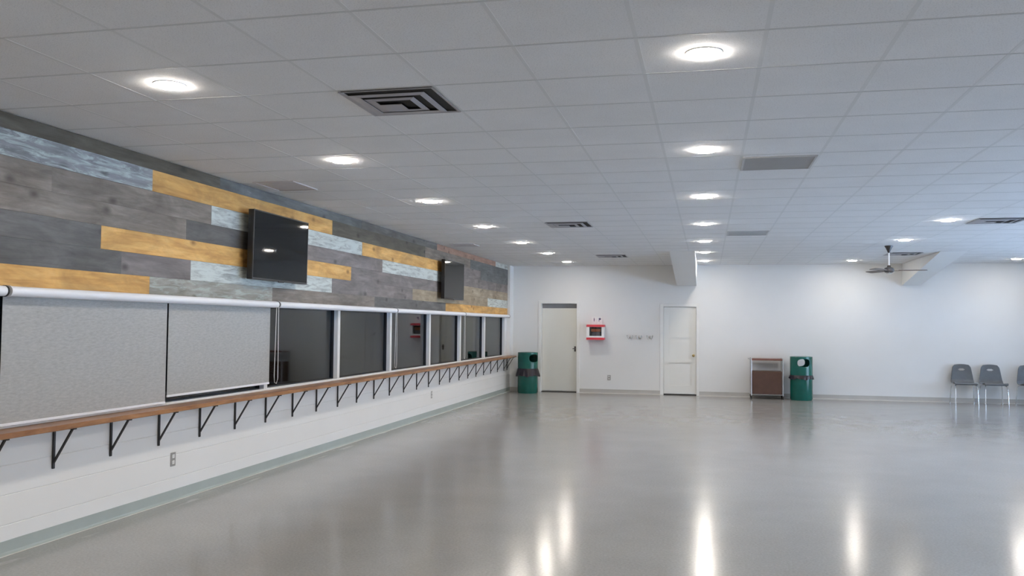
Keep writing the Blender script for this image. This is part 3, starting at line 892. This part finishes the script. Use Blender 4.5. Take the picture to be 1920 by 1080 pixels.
# ---- stacking chairs (face -Y)
def lerp(a, b_, t): return a + (b_ - a) * t
def chair_proto(label):
    r = thing('stacking_chair', label, 'chair', (0, 0, 0), 0, 'grey stacking chairs along the far wall')
    prof = [(-.225, .405), (-.235, .430), (-.215, .447), (-.15, .440), (-.06, .425), (.04, .417), (.11, .422), (.155, .445), (.180, .49), (.196, .56), (.212, .64), (.232, .73), (.245, .785), (.256, .815)]
    # resample along the profile
    P = [Vector((0, a, b_)) for a, b_ in prof]; out = []
    Ls = [0]
    for a, b_ in zip(P, P[1:]): Ls.append(Ls[-1] + (b_ - a).length)
    nv, nu = 72, 36
    for i in range(nv + 1):
        s = Ls[-1] * i / nv
        k = max(j for j in range(len(Ls)) if Ls[j] <= s + 1e-9); k = min(k, len(P) - 2)
        out.append(P[k].lerp(P[k + 1], (s - Ls[k]) / (Ls[k + 1] - Ls[k])))
    bm = bm_new(); G = []
    for i, p in enumerate(out):
        z = p.z; onback = max(0, min(1, (z - .46) / .35)) if p.y > .1 else 0
        hw = lerp(.222, .168, onback)
        if i < 4: hw -= .012 * (4 - i) / 4
        if i > nv - 8: hw *= 1 - .20 * ((i - nv + 8) / 8) ** 2.2
        row = []
        for j in range(nu + 1):
            u = -1 + 2 * j / nu
            curl = abs(u) ** 4
            dy = -.030 * onback * u * u
            dz = (.008 * curl if onback < .05 and p.y > -.2 else 0)
            if i > nv - 8: dz -= .012 * u * u * (i - nv + 8) / 8
            row.append(bm.verts.new((hw * u, p.y + dy, p.z + dz)))
        G.append(row)
    hc = .705; cells = []
    for i in range(nv):
        for j in range(nu):
            c = (G[i][j].co + G[i + 1][j + 1].co) / 2
            if c.y > .12 and (c.x / .058) ** 2 + ((c.z - hc) / .026) ** 2 < 1: continue
            bm.faces.new((G[i][j], G[i][j + 1], G[i + 1][j + 1], G[i + 1][j]))
    bmesh.ops.delete(bm, geom=[v for v in bm.verts if not v.link_faces], context='VERTS')
    sh = obj('shell', bm, M['chair_grey'], r, True)
    so = sh.modifiers.new('shell', 'SOLIDIFY'); so.thickness = .007; so.offset = 0
    for s in (-1, 1):
        bm = bm_new(); tube(bm, [(s * .15, -.02, .405), (s * .185, -.13, .400), (s * .200, -.19, .385), (s * .207, -.212, .33), (s * .214, -.235, .012)], .0115, 12)
        cyl(bm, (s * .214, -.235, 0), (s * .214, -.235, .02), .015, seg=12)
        obj('leg', bm, M['chrome'], r, True)
        bm = bm_new(); tube(bm, [(s * .15, .0, .405), (s * .185, .10, .400), (s * .200, .15, .385), (s * .21, .172, .33), (s * .228, .225, .012)], .0115, 12)
        cyl(bm, (s * .228, .225, 0), (s * .228, .225, .02), .015, seg=12)
        obj('leg', bm, M['chrome'], r, True)
    bm = bm_new(); cyl(bm, (-.16, -.06, .404), (.16, -.06, .404), .009, seg=10); cyl(bm, (-.16, .06, .404), (.16, .06, .404), .009, seg=10)
    obj('under_frame', bm, M['chrome'], r, True)
    return r
c0 = chair_proto('grey plastic chair with chrome legs, first to the right of the green bin')
c0.location = (5.20, 19.70, 0); c0.rotation_euler.z = math.radians(-3)
c1 = copy_tree(c0); c1.location = (5.75, 19.68, 0); c1.rotation_euler.z = math.radians(-1)
c1['label'] = 'grey plastic chair with chrome legs, second to the right of the green bin'
c2 = copy_tree(c0); c2.location = (6.46, 19.66, 0); c2.rotation_euler.z = math.radians(2)
c2['label'] = 'grey plastic chair with chrome legs, cut off by the right edge of the picture'

# ================================================================== LIGHT
w = bpy.data.worlds.new('daylight'); SC.world = w; w.use_nodes = True
nt = w.node_tree; bg = nt.nodes['Background']
tc = N(nt, 'ShaderNodeTexCoord'); sp = N(nt, 'ShaderNodeSeparateXYZ')
nt.links.new(tc.outputs['Generated'], sp.inputs[0])
mr = N(nt, 'ShaderNodeMapRange'); mr.inputs['From Min'].default_value = .05; mr.inputs['From Max'].default_value = .5
nt.links.new(sp.outputs['Z'], mr.inputs['Value'])
nt.links.new(ramp(nt, mr.outputs['Result'], [(0, (.12, .12, .125)), (.25, (.25, .335, .47)), (1, (.42, .63, 1.0))]), bg.inputs['Color'])
bg.inputs['Strength'].default_value = 58.0
for k, (a, b_) in enumerate(RW):
    ld = bpy.data.lights.new('window_portal', 'AREA'); ld.shape = 'RECTANGLE'
    ld.size = RZ1 - RZ0; ld.size_y = b_ - a
    ld.cycles.is_portal = True
    lo = bpy.data.objects.new('window_portal', ld); COL.objects.link(lo)
    lo.location = (XR + .19, (a + b_) / 2, (RZ0 + RZ1) / 2)
    lo.rotation_euler = (0, math.radians(90), 0)      # emits towards -X

# ================================================================== CAMERA
f, yaw, pitch, roll = 1623.07, .22245, .04238, .00851
cy_, sy_ = math.cos(yaw), math.sin(yaw)
fwd = Vector((-sy_ * math.cos(pitch), cy_ * math.cos(pitch), math.sin(pitch)))
r0 = Vector((cy_, sy_, 0)); u0 = r0.cross(fwd)
rr_ = r0 * math.cos(roll) + u0 * math.sin(roll); uu_ = -r0 * math.sin(roll) + u0 * math.cos(roll)
cd = bpy.data.cameras.new('camera'); cam = bpy.data.objects.new('camera', cd); COL.objects.link(cam)
mw = Matrix((rr_, uu_, -fwd)).transposed().to_4x4(); mw.translation = (0, 0, CAM_Z)
cam.matrix_world = mw
cd.sensor_width = 36; cd.lens = f / 1920 * 36; cd.clip_start = .05; cd.clip_end = 200
SC.camera = cam

vs = SC.view_settings
SC.display_settings.display_device = 'sRGB'
vs.view_transform = 'Standard'; vs.look = 'None'; vs.gamma = 1; vs.use_curve_mapping = False
vs.exposure = -.08
